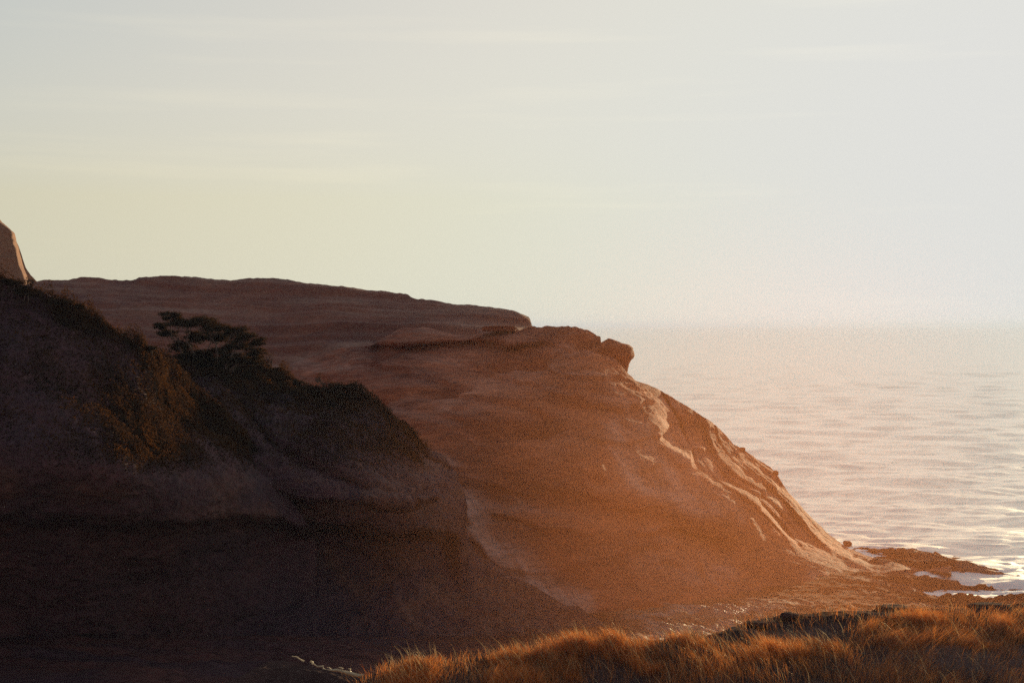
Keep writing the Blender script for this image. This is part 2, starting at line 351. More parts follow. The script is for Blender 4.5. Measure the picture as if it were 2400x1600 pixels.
EDGE = [(1405, 780), (1440, 850), (1475, 890), (1500, 930), (1525, 985), (1545, 1030), (1590, 1075), (1640, 1130), (1700, 1180), (1745, 1230), (1770, 1300)]
EX = np.array(EDGE, float)
def head_mod(PX, PY):
    ex = np.interp(PY, EX[:, 1], EX[:, 0])                      # crest line of the dark spur
    d = PX - ex
    amp = (0.1 + 4.4 * sstep(960, 1000, PY) * sstep(1110, 1050, PY)) * sstep(790, 900, PY) * sstep(1300, 1080, PY)
    r = amp * (sstep(0, 30, d + 6 * vnoise(PX / 20, PY / 20, 2)) - 0.35) * np.exp(-np.clip(d - 46, 0, None) / 190) * np.where(d < 0, np.exp(d / 130), 1)
    # flutes running down the seaward flank
    al = PX * 0.60 + PY * 0.80; q = -PX * 0.80 + PY * 0.60 + 26 * vnoise(al / 210, PY * 0, 5.0)
    q = q + 5 * vnoise(al / 90, q / 40, 2)
    mask = sstep(8, 60, d) * sstep(1330, 1200, PY) * sstep(790, 880, PY)
    n = 0
    for (s, a, l) in ((38, 0.95, 520), (17, 0.80, 420), (7.5, 0.34, 260)):
        v = vnoise(q / s, al / l, s); n = n + a * (1 - 2 * np.abs(v))
    r = r + n * mask * 0.95
    # blade of rock along the lower skyline
    l2 = pl([(1800, 1090), (1850, 1165), (1900, 1225), (1950, 1270), (2000, 1298), (2060, 1318)], PX)
    r = r - 2.2 * np.exp(-((PY - l2 - 16) / 13) ** 2) * sstep(1830, 1880, PX) * sstep(2080, 2000, PX)
    r = r + 4.2 * sstep(797, 815, PY + 8 * vnoise(PX / 40, 0 * PY, 1)) * sstep(960, 850, PY) * sstep(830, 900, PX) * sstep(1340, 1250, PX)
    r = r + 2.2 * line_mask(PX, PY, [(900, 1120), (1050, 1150), (1200, 1165), (1400, 1195), (1560, 1235), (1690, 1290)], 30) - 1.6 * line_mask(PX, PY, [(1150, 1010), (1300, 1060), (1420, 1130)], 60)
    r = r + 1.6 * line_mask(PX, PY, [(1180, 900), (1240, 960), (1290, 1040)], 34)
    # shallow bowls and swells on the shaded face
    r = r + 2.6 * vnoise(PX / 190, PY / 120, 3.1) * (1 - mask) * sstep(0, 60, PY - pl(ridge, PX)) * sstep(1420, 1300, PY)
    return r
def head_disp(G, Gn, PX, PY):
    x, y, z = G[..., 0], G[..., 1], G[..., 2]
    top = sstep(0, 12, PY - pl(ridge, PX))
    zz = z + 0.12 * x - 0.05 * y + 0.9 * fbm(x / 16, y / 16, z / 16, 3)
    strat = vnoise(zz * 1.1, x / 40, y / 40) * 0.20 + vnoise(zz * 3.4, x / 22, y / 22) * 0.045
    low = sstep(900, 1150, PY)
    d = strat * (0.5 + 0.6 * low) * (0.5 + 0.8 * sstep(-0.3, 0.5, vnoise(x / 13, y / 13, z / 6))) + 0.42 * fbm(x / 7, y / 7, z / 4, 5, 0.55) + 0.14 * ridged(x / 1.9, y / 1.9, z / 0.9, 4, 0.6)
    tz = (z + 0.16 * x - 0.06 * y + 1.6 * fbm(x / 12, y / 12, z / 12, 4)) / 2.3
    ft = tz - np.floor(tz)
    led = (sstep(0.0, 0.10, ft) - ft) * sstep(0.0, 0.45, fbm(x / 15 + 3, y / 15, z / 9, 3)) * 0.55
    cap = sstep(845, 790, PY) * sstep(1180, 1250, PX) * 0.45 * ridged(x / 1.6, y / 1.6, z / 0.9, 4, 0.6)
    d = d * (1 - 0.4 * sstep(10, 50, PX - np.interp(PY, EX[:, 1], EX[:, 0])))
    bowl = -2.0 * sstep(0.15, 0.6, fbm(x / 11, y / 11 + 7, z / 5, 3)) * sstep(1500, 1350, PX)
    return Gn * ((d + led + cap + bowl) * (0.45 + 0.55 * top))[..., None]
SAND = [([(1440, 1000), (1465, 1080), (1490, 1130), (1560, 1165), (1640, 1195), (1695, 1190)], 20, 0.8), ([(1500, 1010), (1520, 1080), (1590, 1140), (1640, 1175)], 34, 0.7),
        ([(1535, 990), (1575, 1060), (1625, 1105), (1700, 1170), (1740, 1215)], 12, 0.5), ([(1545, 960), (1600, 1040), (1680, 1120)], 14, 0.35),
        ([(1092, 1160), (1100, 1225), (1130, 1285), (1200, 1335), (1285, 1398), (1350, 1428)], 34, 1.0), ([(1050, 960), (1110, 930), (1180, 895), (1240, 880)], 26, 0.35),
        ([(1020, 1070), (1060, 1085)], 9, 0.5), ([(700, 850), (780, 870), (850, 862)], 14, 0.35), ([(1420, 900), (1500, 1010)], 12, 0.3),
        ([(1500, 1320), (1620, 1340), (1700, 1352)], 26, 0.4), ([(1900, 1350), (2050, 1350), (2180, 1365)], 16, 0.45), ([(1300, 850), (1370, 900)], 22, 0.22)]
def head_attr(PX, PY, G):
    x, y, z = G[..., 0], G[..., 1], G[..., 2]; s = 0
    for pts, w, a in SAND: s = np.maximum(s, a * line_mask(PX + 10 * vnoise(PX / 60, PY / 60, 1), PY + 8 * vnoise(PX / 50, PY / 50, 4), pts, w))
    al = PX * 0.60 + PY * 0.80; q = -PX * 0.80 + PY * 0.60
    s = s * (0.62 + 0.5 * fbm(q / 9, al / 90, 1, 4))
    s = s + 0.22 * sstep(0.1, 0.6, fbm((x) / 10, y / 10, (z + 0.14 * x) / 1.1, 5)) 
    return {'sand': np.clip(s, 0, 1)}
head, HG, HN, HPX, HPY = landform('headland', px, ridge, base, tps(ctrl), 400, M_rock, head_disp, jag=1.1, back=(26, 34, 0.10), attrs=head_attr, dmod=head_mod)
tag(head, kind='structure')

# ------------------------------------------------------------------ long ridge behind
px = np.linspace(-260, 1262, 520)
ridge = [(-260, 640), (0, 668), (60, 668), (88, 660), (105, 655), (160, 656), (183, 651), (190, 650), (232, 650), (262, 656), (300, 656), (318, 655), (326, 651), (360, 649), (404, 646), (460, 650), (540, 656), (553, 655), (565, 652), (640, 650), (680, 657), (720, 664), (770, 670), (810, 672), (860, 681), (920, 686), (950, 690), (980, 699), (1015, 702), (1060, 712), (1100, 713), (1135, 719), (1145, 718), (1175, 722), (1205, 728), (1225, 737), (1240, 745), (1245, 757), (1250, 775), (1262, 850)]
base = [(-260, 960), (600, 960), (1000, 880), (1262, 900)]
ctrl = [(-260, 640, 262), (100, 656, 262), (400, 646, 258), (640, 650, 255), (860, 681, 248), (1060, 712, 240), (1180, 722, 232), (1245, 750, 226), (1262, 850, 222),
        (-260, 800, 230), (200, 760, 232), (500, 760, 226), (800, 770, 218), (1050, 780, 212), (1200, 790, 214), (-260, 960, 205), (300, 900, 205), (600, 960, 195), (900, 880, 198), (1262, 900, 205)]
def ridge_disp(G, Gn, PX, PY):
    x, y, z = G[..., 0], G[..., 1], G[..., 2]
    zz = z + 0.05 * x + 1.6 * fbm(x / 24, y / 24, z / 24, 3)
    st = vnoise(zz * 0.9, x / 60, 0) * 0.7 + vnoise(zz * 2.6, x / 30, 3) * 0.32
    top = sstep(0, 14, PY - pl(ridge_b, PX))
    return Gn * ((st + 0.6 * fbm(x / 10, y / 10, z / 3, 5, 0.55)) * (0.15 + 0.85 * top))[..., None]
ridge_b = ridge
def ridge_attr(PX, PY, G):
    x, y, z = G[..., 0], G[..., 1], G[..., 2]
    return {'sand': np.clip(0.5 * sstep(0, 0.6, fbm(x / 18, y / 18, (z + 0.05 * x) / 1.3, 5)) + 0.5 * line_mask(PX, PY, [(640, 870), (740, 840), (860, 810)], 14), 0, 1)}
o, *_ = landform('ridge_hill', px, ridge, base, tps(ctrl), 240, M_ridge, ridge_disp, jag=1.3, back=(16, 60, 0.10), attrs=ridge_attr)
tag(o, kind='structure')

# ------------------------------------------------------------------ far stack on the left
px = np.linspace(-420, 92, 150)
ridge = [(-420, 560), (-250, 470), (-150, 430), (-60, 465), (-20, 498), (0, 515), (20, 533), (34, 548), (40, 565), (46, 583), (54, 608), (62, 630), (72, 646), (82, 656), (92, 664)]
base = [(-420, 760), (92, 760)]
ctrl = [(-420, 560, 340), (-150, 430, 338), (0, 515, 336), (20, 533, 336), (30, 600, 334), (40, 565, 336), (54, 608, 335), (72, 646, 335), (92, 664, 336), (20, 650, 332), (50, 660, 332), (-200, 650, 332), (-420, 760, 330), (0, 760, 329), (92, 760, 330)]
def stack_disp(G, Gn, PX, PY):
    x, y, z = G[..., 0], G[..., 1], G[..., 2]
    return Gn * (0.5 * fbm(x / 5, y / 5, z / 2.5, 5, 0.55))[..., None]
def stack_mod(PX, PY):
    e = pl([(515, -4), (540, 30), (600, 44), (660, 62), (760, 75)], PY)
    return 7 * sstep(-1, 9, PX - e + 4)
o, *_ = landform('sea_stack', px, ridge, base, tps(ctrl), 150, M_stack, stack_disp, back=(12, 40, 0.25), dmod=stack_mod)
tag(o, 'tall pale brown sea stack at the left edge, its right side lit by the sun', 'sea stack')

# ------------------------------------------------------------------ scrub hillsides on the left
def hill_disp(amp):
    def f(G, Gn, PX, PY):
        x, y, z = G[..., 0], G[..., 1], G[..., 2]
        top = 1.0
        return Gn * (amp * (0.55 * fbm(x / 5, y / 5, z / 5, 5, 0.55) + 0.22 * ridged(x / 1.4, y / 1.4, z / 1.4, 4, 0.6)))[..., None]
    return f
px = np.linspace(330, 1520, 480)
ridge = [(330, 830), (370, 838), (430, 850), (520, 860), (600, 866), (650, 880), (690, 905), (740, 920), (790, 915), (830, 914), (865, 930), (900, 955), (925, 975), (960, 1000), (985, 1035), (1015, 1058), (1040, 1075), (1065, 1105), (1080, 1140), (1088, 1185), (1094, 1240), (1112, 1290), (1160, 1330), (1220, 1368), (1300, 1412), (1400, 1448), (1520, 1482)]
base = [(330, 1500), (700, 1500), (1000, 1495), (1300, 1485), (1400, 1482), (1520, 1500)]
ctrl = [(330, 830, 118), (520, 860, 120), (690, 905, 122), (830, 914, 124), (925, 975, 125), (1015, 1058, 125), (1080, 1140, 123), (1094, 1240, 119), (1120, 1290, 118), (1220, 1368, 115.5), (1300, 1412, 114), (1400, 1448, 112.5), (1520, 1482, 110.5), (1000, 1400, 110), (1000, 1495, 105.5), (1200, 1485, 107.5), (1520, 1500, 109),
        (500, 950, 112), (700, 1000, 113), (900, 1080, 115), (1000, 1130, 116), (1045, 1210, 116.5), (500, 1100, 106), (700, 1130, 107), (850, 1180, 108), (980, 1240, 112), (600, 1250, 107), (800, 1290, 109), (900, 1330, 111),
        (330, 1500, 102), (700, 1500, 103), (850, 1440, 107), (500, 1380, 104)]
def hill_mod(PX, PY):
    r = 3.0 * sstep(1225, 1260, PY + 0.12 * (1000 - PX) * 0.3 + 14 * vnoise(PX / 70, 0 * PY, 2)) * sstep(600, 900, PX) * sstep(1085, 1050, PX) * sstep(1420, 1300, PY)   # undercut cliff foot
    r = r + 2.0 * sstep(1150, 1185, PY + 22 * vnoise(PX / 90, PY / 90, 8)) * sstep(960, 700, PX)
    for pts, w, a in (([(560, 950), (640, 1050), (760, 1110), (860, 1150)], 14, -1.2), ([(980, 1040), (1000, 1075), (1050, 1100)], 8, -1.2), ([(860, 1170), (960, 1180), (1020, 1160)], 9, 1.4), ([(640, 1180), (560, 1140), (500, 1180)], 20, 1.0)):
        r = r - a * line_mask(PX, PY, pts, w)
    return r
def hill_attr(PX, PY, G):
    s = 0.75 * sstep(-0.15, 0.45, fbm(PX / 60, PY / 34, 2.2, 5, 0.6)) * sstep(1000, 1080, PY + 0.25 * (PX - 900)) * sstep(760, 900, PX)
    s = np.maximum(s, 0.6 * sstep(-0.1, 0.4, fbm(PX / 80, PY / 40, 5.2, 5, 0.6)) * sstep(1080, 1140, PY) * sstep(1270, 1200, PY))
    s = np.maximum(s, 0.85 * sstep(1070, 1200, PX) * (0.6 + 0.4 * vnoise(PX / 30, PY / 20, 3)))
    s = np.maximum(s, line_mask(PX, PY, [(770, 1290), (800, 1360), (850, 1392)], 16) * 0.6)
    return {'sand': np.clip(s, 0, 1)}
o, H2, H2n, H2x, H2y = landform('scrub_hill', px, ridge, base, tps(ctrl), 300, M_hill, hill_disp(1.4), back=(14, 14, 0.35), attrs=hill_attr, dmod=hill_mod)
tag(o, kind='structure')
px = np.linspace(-420, 740, 300)
ridge = [(-420, 520), (-100, 615), (0, 643), (40, 665), (75, 672), (100, 690), (140, 712), (180, 735), (230, 757), (280, 788), (340, 820), (380, 850), (425, 878), (455, 905), (490, 940), (540, 990), (600, 1060), (650, 1120), (690, 1180), (740, 1260)]
base = [(-420, 1500), (0, 1475), (250, 1495), (500, 1490), (640, 1440), (740, 1340)]
ctrl = [(-420, 520, 96), (0, 643, 98), (180, 735, 100), (340, 820, 102), (430, 880, 108), (455, 905, 110), (600, 1060, 108.6), (740, 1260, 107.6), (0, 800, 94), (200, 900, 95.5), (350, 1000, 97), (500, 1100, 100), (-200, 900, 88), (100, 1080, 88), (300, 1130, 90), (500, 1250, 100),
        (0, 1250, 92), (300, 1280, 94), (-420, 1500, 88), (0, 1475, 95), (250, 1495, 97), (500, 1490, 102), (640, 1300, 105), (740, 1340, 106)]
def hill_mod1(PX, PY):
    return 2.6 * sstep(1215, 1255, PY + 16 * vnoise(PX / 80, 0 * PY, 5)) + 1.0 * vnoise(PX / 160, PY / 120, 4) + 1.3 * line_mask(PX, PY, [(390, 890), (480, 985), (600, 1100)], 20)
def hill_attr1(PX, PY, G):
    s = 0.5 * sstep(-0.15, 0.4, fbm(PX / 90, PY / 50, 6.2, 5, 0.6)) * sstep(1090, 1130, PY + 30 * vnoise(PX / 120, 0 * PY, 3)) * sstep(1260, 1225, PY)
    return {'sand': np.clip(s, 0, 1)}
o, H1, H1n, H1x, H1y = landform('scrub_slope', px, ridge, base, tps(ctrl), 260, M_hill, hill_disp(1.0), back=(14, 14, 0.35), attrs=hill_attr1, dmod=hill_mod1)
tag(o, kind='structure')

# ------------------------------------------------------------------ foreground bluff
px = np.concatenate([np.linspace(380, 2480, 560), np.linspace(2490, 3000, 30)])
ridge = [(380, 1650), (560, 1592), (620, 1556), (660, 1545), (700, 1553), (760, 1572), (820, 1590), (860, 1590), (900, 1575), (960, 1556), (1060, 1548), (1160, 1535), (1280, 1520), (1370, 1505), (1450, 1496), (1500, 1500), (1560, 1500), (1620, 1492), (1680, 1480), (1740, 1462), (1800, 1448), (1850, 1440), (1950, 1436), (2050, 1430), (2130, 1424), (2200, 1426), (2300, 1420), (2400, 1412), (2600, 1400), (3000, 1390)]
base = [(380, 2050), (3000, 2050)]
ctrl = [(380, 1650, 37), (660, 1545, 39.5), (860, 1590, 38), (1160, 1535, 40), (1450, 1496, 41.5), (1680, 1480, 43), (1800, 1448, 46), (2050, 1430, 47), (2400, 1412, 47.5), (3000, 1390, 48),
        (380, 1750, 35.6), (860, 1650, 36.8), (1200, 1600, 38.4), (1600, 1570, 40.0), (1600, 1600, 39.4), (2000, 1510, 42.4), (2000, 1600, 40.0), (2400, 1500, 43.6), (2400, 1600, 40.2), (3000, 1600, 40), (1800, 1530, 41.4), (2200, 1540, 41.8), (380, 2050, 32), (1200, 2050, 33), (2100, 2050, 33.5), (3000, 2050, 34)]
def bl_disp(G, Gn, PX, PY):
    x, y, z = G[..., 0], G[..., 1], G[..., 2]
    d = 0.30 * fbm(x / 2.4, y / 2.4, 1, 5, 0.5) + 0.05 * ridged(x / 0.5, y / 0.5, 1, 3)
    rk = sstep(1640, 1720, PX) * sstep(60, 20, PY - pl(ridge_f, PX)) * sstep(2120, 2060, PX)
    d = d + rk * 0.16 * ridged(x / 1.6, y / 0.6, z / 0.4, 5, 0.6)
    return np.stack([0 * d, 0 * d, d * (0.35 + 0.65 * sstep(0, 25, PY - pl(ridge_f, PX)))], -1)
ridge_f = ridge
def bl_attr(PX, PY, G):
    return {'sand': np.clip(0.8 * sstep(-0.1, 0.5, fbm(G[..., 0] / 3, G[..., 1] / 2, 4, 4)) * sstep(1480, 1620, PX), 0, 1)}
bluff, BG, BN, BX, BY = landform('foreground_bluff', px, ridge, base, tps(ctrl), 240, M_bluff, bl_disp, back=(20, 14, 0.30), attrs=bl_attr, tpow=1.5)
tag(bluff, kind='structure')

# ------------------------------------------------------------------ blades and leaves
def blades(name, pos, h, w, lean, mat, segs=3):
    n = len(pos); ang = rng.random(n) * 6.283
    side = np.stack([np.cos(ang), np.sin(ang), 0 * ang], -1)
    V = np.zeros((n, 2 * segs + 1, 3))
    for k in range(segs + 1):
        t = k / segs
        c = pos + np.stack([lean[:, 0] * t ** 1.8, lean[:, 1] * t ** 1.8, h * t * (1 - 0.12 * t)], -1)
        if k < segs:
            hw = (w * (1 - 0.75 * t) * 0.5)[:, None] * side; V[:, 2 * k] = c - hw; V[:, 2 * k + 1] = c + hw
        else: V[:, 2 * segs] = c
    b = np.arange(n)[:, None] * (2 * segs + 1); T = []
    for k in range(segs - 1):
        T += [np.c_[b + 2 * k, b + 2 * k + 1, b + 2 * k + 3], np.c_[b + 2 * k, b + 2 * k + 3, b + 2 * k + 2]]
    T.append(np.c_[b + 2 * segs - 2, b + 2 * segs - 1, b + 2 * segs])
    return mesh_obj(name, V, np.concatenate(T), mat, smooth=False)
def leaves(name, pos, size, mat, parent=None, flat=0.0):
    n = len(pos)
    a = rng.normal(size=(n, 3)); a[:, 2] *= (1 - flat); a /= np.linalg.norm(a, axis=1, keepdims=True)
    b = rng.normal(size=(n, 3)); b -= (a * b).sum(1, keepdims=True) * a; b /= np.linalg.norm(b, axis=1, keepdims=True)
    s = size[:, None]
    V = np.stack([pos - a * s, pos + b * s * 0.34, pos + a * s, pos - b * s * 0.34], 1)
    i = np.arange(n)[:, None] * 4
    return mesh_obj(name, V, np.c_[i, i + 1, i + 2, i + 3], mat, parent, smooth=False)
def sample_grid(G, PX, PY, fn, n):
    """random points on a surface grid, accepted with probability fn(px, py, point) x area"""
    du = np.gradient(G, axis=1); dv = np.gradient(G, axis=0)
    ar = np.linalg.norm(np.cross(du, dv), axis=-1) * np.clip(fn(PX, PY, G), 0, None)
    c = np.cumsum(ar.ravel()); i = np.searchsorted(c, rng.random(n) * c[-1]); i = np.clip(i, 0, ar.size - 1)
    r, q = np.unravel_index(i, ar.shape)
    p = G[r, q] + du[r, q] * (rng.random(n) - 0.5)[:, None] + dv[r, q] * (rng.random(n) - 0.5)[:, None]
    return p, PX[r, q], PY[r, q]
RG = ridge_f
def grass_density(PX, PY, G):
    dr = PY - pl(RG, PX)
    clump = sstep(-0.12, 0.30, fbm(G[..., 0] / 1.3, G[..., 1] / 1.3, 3, 4, 0.6)) ** 1.5
    left = sstep(820, 880, PX) * sstep(1690, 1600, PX) * sstep(-2, 3, dr)
    left = left * (0.15 + 0.85 * sstep(110, 60, dr))
    right = sstep(1600, 1700, PX) * sstep(pl([(1600, 10), (1700, 34), (1850, 74), (1980, 70), (2050, 36), (2120, 22), (2400, 20), (3000, 20)], PX) - 6, pl([(1600, 10), (1700, 34), (1850, 74), (1980, 70), (2050, 36), (2120, 22), (2400, 20), (3000, 20)], PX) + 8, dr) * (0.10 + 0.90 * sstep(115, 70, dr))
    return (left + right) * (0.10 + clump) + 0.02 * sstep(1500, 1600, PX) + 0.10 * sstep(1650, 1600, PY) * 0
p, gx, gy = sample_grid(BG, BX, BY, grass_density, 80000)
n = len(p)
wn = vnoise(p[:, 0] / 1.3, p[:, 1] / 1.3, 4)
h = (0.34 + 0.12 * wn + 0.10 * vnoise(p[:, 0] / 0.5, p[:, 1] / 0.5, 6) + 0.12 * rng.random(n)) * (0.45 + 0.75 * rng.random(n))
swirl = vnoise(p[:, 0] / 2.4, p[:, 1] / 2.4, 9)
bias = np.where(gx > 1980, 0.40, -0.05)
lean = np.stack([h * (bias + 0.5 * swirl + rng.normal(0, 0.28, n)), h * rng.normal(0, 0.3, n)], -1)
g = blades('dune_grass', p, h, 0.006 + 0.006 * rng.random(n), lean, M_grass, 3)
tag(g, 'orange backlit dry dune grass covering the top of the foreground bluff', 'grass', kind='stuff')
p, gx, gy = sample_grid(BG, BX, BY, lambda a, b, c: grass_density(a, b, c) + 0.02 * sstep(760, 900, a), 2400)
n = len(p); h = 0.45 + 0.35 * rng.random(n)
lean = np.stack([h * (-0.45 + rng.normal(0, 0.22, n)), h * rng.normal(0, 0.2, n)], -1)
g = blades('grass_stems', p, h, 0.007 + 0.010 * rng.random(n), lean, M_stem, 3)
tag(g, 'scattered pale seed stalks leaning left above the orange dune grass', 'grass', kind='stuff')

M_brown = leaf_mat('dead_grass', (0.10, 0.055, 0.03), (0.34, 0.19, 0.09), 0.4, 3.5)
p, gx, gy = sample_grid(BG, BX, BY, lambda a, b, c: sstep(760, 900, a) * 0.07 + 0.9 * grass_density(a, b, c) * (0.2 + sstep(-0.1, 0.4, vnoise(c[..., 0] / 0.9, c[..., 1] / 0.9, 12))), 27000)
n = len(p); h = (0.16 + 0.22 * rng.random(n)) * (0.6 + 0.9 * rng.random(n))
lean = np.stack([h * rng.normal(-0.1, 0.55, n), h * rng.normal(0, 0.5, n)], -1)
g = blades('dead_grass', p, h, 0.007 + 0.009 * rng.random(n), lean, M_brown, 3)
tag(g, 'brown dead grass mixed low among the orange dune grass and over the bare bluff', 'grass', kind='stuff')

# low scrub leaves over both hillsides, thickest along the crests
def scrub(name, G, PX, PY, rd, n, seed, label):
    def dn(a, b, c):
        dr = b - pl(rd, a)
        return (0.22 + 1.3 * np.exp(-((a - 370) / 90) ** 2 - ((b - 970) / 110) ** 2) * (seed < 3) + 2.2 * np.exp(-np.clip(dr, 0, None) / 26)) * (0.3 + 0.7 * sstep(-0.4, 0.3, fbm(c[..., 0] / 3, c[..., 1] / 3, seed, 4))) * sstep(1130, 1050, b) * sstep(1020, 960, a)
    p, gx, gy = sample_grid(G, PX, PY, dn, n)
    hh = np.minimum(np.abs(rng.normal(0, 1, n)), 1.9) * (0.10 + 0.22 * sstep(-0.2, 0.7, fbm(p[:, 0] / 1.6, p[:, 1] / 1.6, p[:, 2] / 1.6, 3)))
    hh = hh * (1 + 1.9 * np.exp(-np.clip(gy - pl(rd, gx), 0, None) / 16) * (0.4 + 0.6 * sstep(-0.3, 0.3, vnoise(gx / 13, 0 * gx, seed))))
    p = p + np.stack([rng.normal(0, 0.08, n), rng.normal(0, 0.08, n), hh], -1)
    o = leaves(name, p, 0.05 + 0.09 * rng.random(n), M_scrub)
    tag(o, label, 'scrub', kind='stuff')
R1 = [(-420, 520), (-100, 615), (0, 643), (40, 665), (75, 672), (100, 690), (140, 712), (180, 735), (230, 757), (280, 788), (340, 820), (380, 850), (425, 878), (455, 905), (490, 940), (540, 990), (600, 1060), (650, 1120), (690, 1180), (740, 1260)]
R2 = [(330, 830), (370, 838), (430, 850), (520, 860), (600, 866), (650, 880), (690, 905), (740, 920), (790, 915), (830, 914), (865, 930), (900, 955), (925, 975), (960, 1000), (985, 1035), (1015, 1058), (1065, 1105), (1094, 1240), (1220, 1368), (1520, 1482)]
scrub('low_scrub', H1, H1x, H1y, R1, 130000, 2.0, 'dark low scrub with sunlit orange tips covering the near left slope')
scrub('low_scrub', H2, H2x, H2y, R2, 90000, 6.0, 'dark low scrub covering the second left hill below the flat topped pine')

# ------------------------------------------------------------------ wind-shaped shore pines and bushes
def tube(pts, rad, sides=6):
    pts = np.array(pts, float); rad = np.array(rad, float); V = []
    for i, q in enumerate(pts):
        t = pts[min(i + 1, len(pts) - 1)] - pts[max(i - 1, 0)]; t /= np.linalg.norm(t) + 1e-9
        a = np.cross(t, [0.3, 0.9, 0.2]); a /= np.linalg.norm(a); b = np.cross(t, a)
        for s in range(sides):
            th = 6.2832 * s / sides; V.append(q + rad[i] * (math.cos(th) * a + math.sin(th) * b))
    Fs = []
    for i in range(len(pts) - 1):
        for s in range(sides):
            s2 = (s + 1) % sides; Fs.append((i * sides + s, i * sides + s2, (i + 1) * sides + s2, (i + 1) * sides + s))
    return np.array(V), np.array(Fs)
def join(parts):
    V = []; Fs = []; k = 0
    for v, f in parts: V.append(v); Fs.append(f + k); k += len(v)
    return np.concatenate(V), np.concatenate(Fs)
def bent(a, b, n=5, w=0.12):
    a = np.array(a, float); b = np.array(b, float); L_ = np.linalg.norm(b - a); o = []
    off = rng.normal(0, w * L_, (n, 3)); off[0] = 0; off[-1] = 0
    for i in range(n): o.append(a + (b - a) * i / (n - 1) + off[i] * 0.6)
    return o
def empty(name, loc):
    e = bpy.data.objects.new(name, None); COL.objects.link(e); e.location = loc; e.empty_display_size = 0.5; return e
def shore_tree(name, foot, clumps, label, cat, leafn=900, size=0.085, trunk=0.11, group=None):
    """foot: world point; clumps: (dx, dy, dz, rx, ry, rz) leaf masses relative to the foot, each on its own limb"""
    e = empty(name, foot); tag(e, label, cat, group)
    V = []; tr = []
    for i, (dx, dy, dz, rx, ry, rz) in enumerate(clumps):
        st = np.array([dx * 0.35 + rng.normal(0, 0.12), dy * 0.3, -0.3])
        tr.append(tube(bent(st, (dx, dy, dz), 6), np.linspace(trunk * (0.6 + 0.4 * rng.random()), 0.025, 6)))
        for k in range(7):
            th = rng.random() * 6.28; q = np.array([dx + rx * 0.8 * math.cos(th), dy + ry * 0.8 * math.sin(th), dz + rz * rng.uniform(-0.3, 0.6)])
            tr.append(tube(bent((dx * 0.8, dy * 0.8, dz * 0.75), q, 4), np.linspace(0.035, 0.01, 4), 4))
        n = int(leafn * (rx * ry) ** 0.5 * 2.6)
        tw = rng.normal(size=(26, 3)); tw /= np.linalg.norm(tw, axis=1, keepdims=True); tw *= rng.random((26, 1)) ** 0.4
        c = tw[rng.integers(0, 26, n)] + rng.normal(0, 0.17, (n, 3))
        V.append(c * np.array([rx, ry, rz]) + np.array([dx, dy, dz]))
    v, f = join(tr); mesh_obj('trunk', v, f, M_bark, e)
    V = np.concatenate(V)
    leaves('crown', V, size * (0.6 + 0.8 * rng.random(len(V))), M_needle, e, flat=0.3)
    return e
def foot_on(G, PX, PY, px, py):
    d = (PX - px) ** 2 + (PY - py) ** 2; i = np.unravel_index(np.argmin(d), d.shape); return G[i]
def px_m(v, Y): return v / F * Y
f0 = foot_on(H2, H2x, H2y, 500, 872)
Yt = f0[1]
def cl(lst, px0, py0):   # clump list in pixel offsets of the photo at the tree's own distance
    return [(px_m(a - px0, Yt), dy, -px_m(b - py0, Yt), px_m(ra, Yt), px_m(ra, Yt) * 0.9, px_m(rb, Yt) * 1.45) for a, b, ra, rb, dy in lst]
shore_tree('shore_pine', tuple(f0), cl([(395, 752, 26, 7, 0), (376, 775, 22, 6, 0.4), (432, 768, 36, 9, -0.6), (390, 792, 26, 6, 0.5), (470, 768, 34, 11, 0.8), (505, 774, 34, 10, -0.5), (450, 800, 34, 10, 1.2), (545, 786, 30, 10, 0.4), (500, 800, 36, 12, 1.2), (575, 800, 26, 9, -0.5), (560, 818, 34, 10, 0.6), (600, 812, 22, 7, 0.2), (520, 832, 34, 10, 0.9), (420, 822, 26, 8, 0.4), (600, 838, 22, 8, 0.3), (470, 842, 30, 8, 0.4), (540, 850, 40, 8, 0.2), (440, 845, 30, 8, 0), (500, 860, 44, 7, 0.3), (585, 858, 34, 7, 0.1)], 500, 872),
           'wide flat-topped wind-shaped pine, the largest tree on the dark left hill', 'tree', 850)
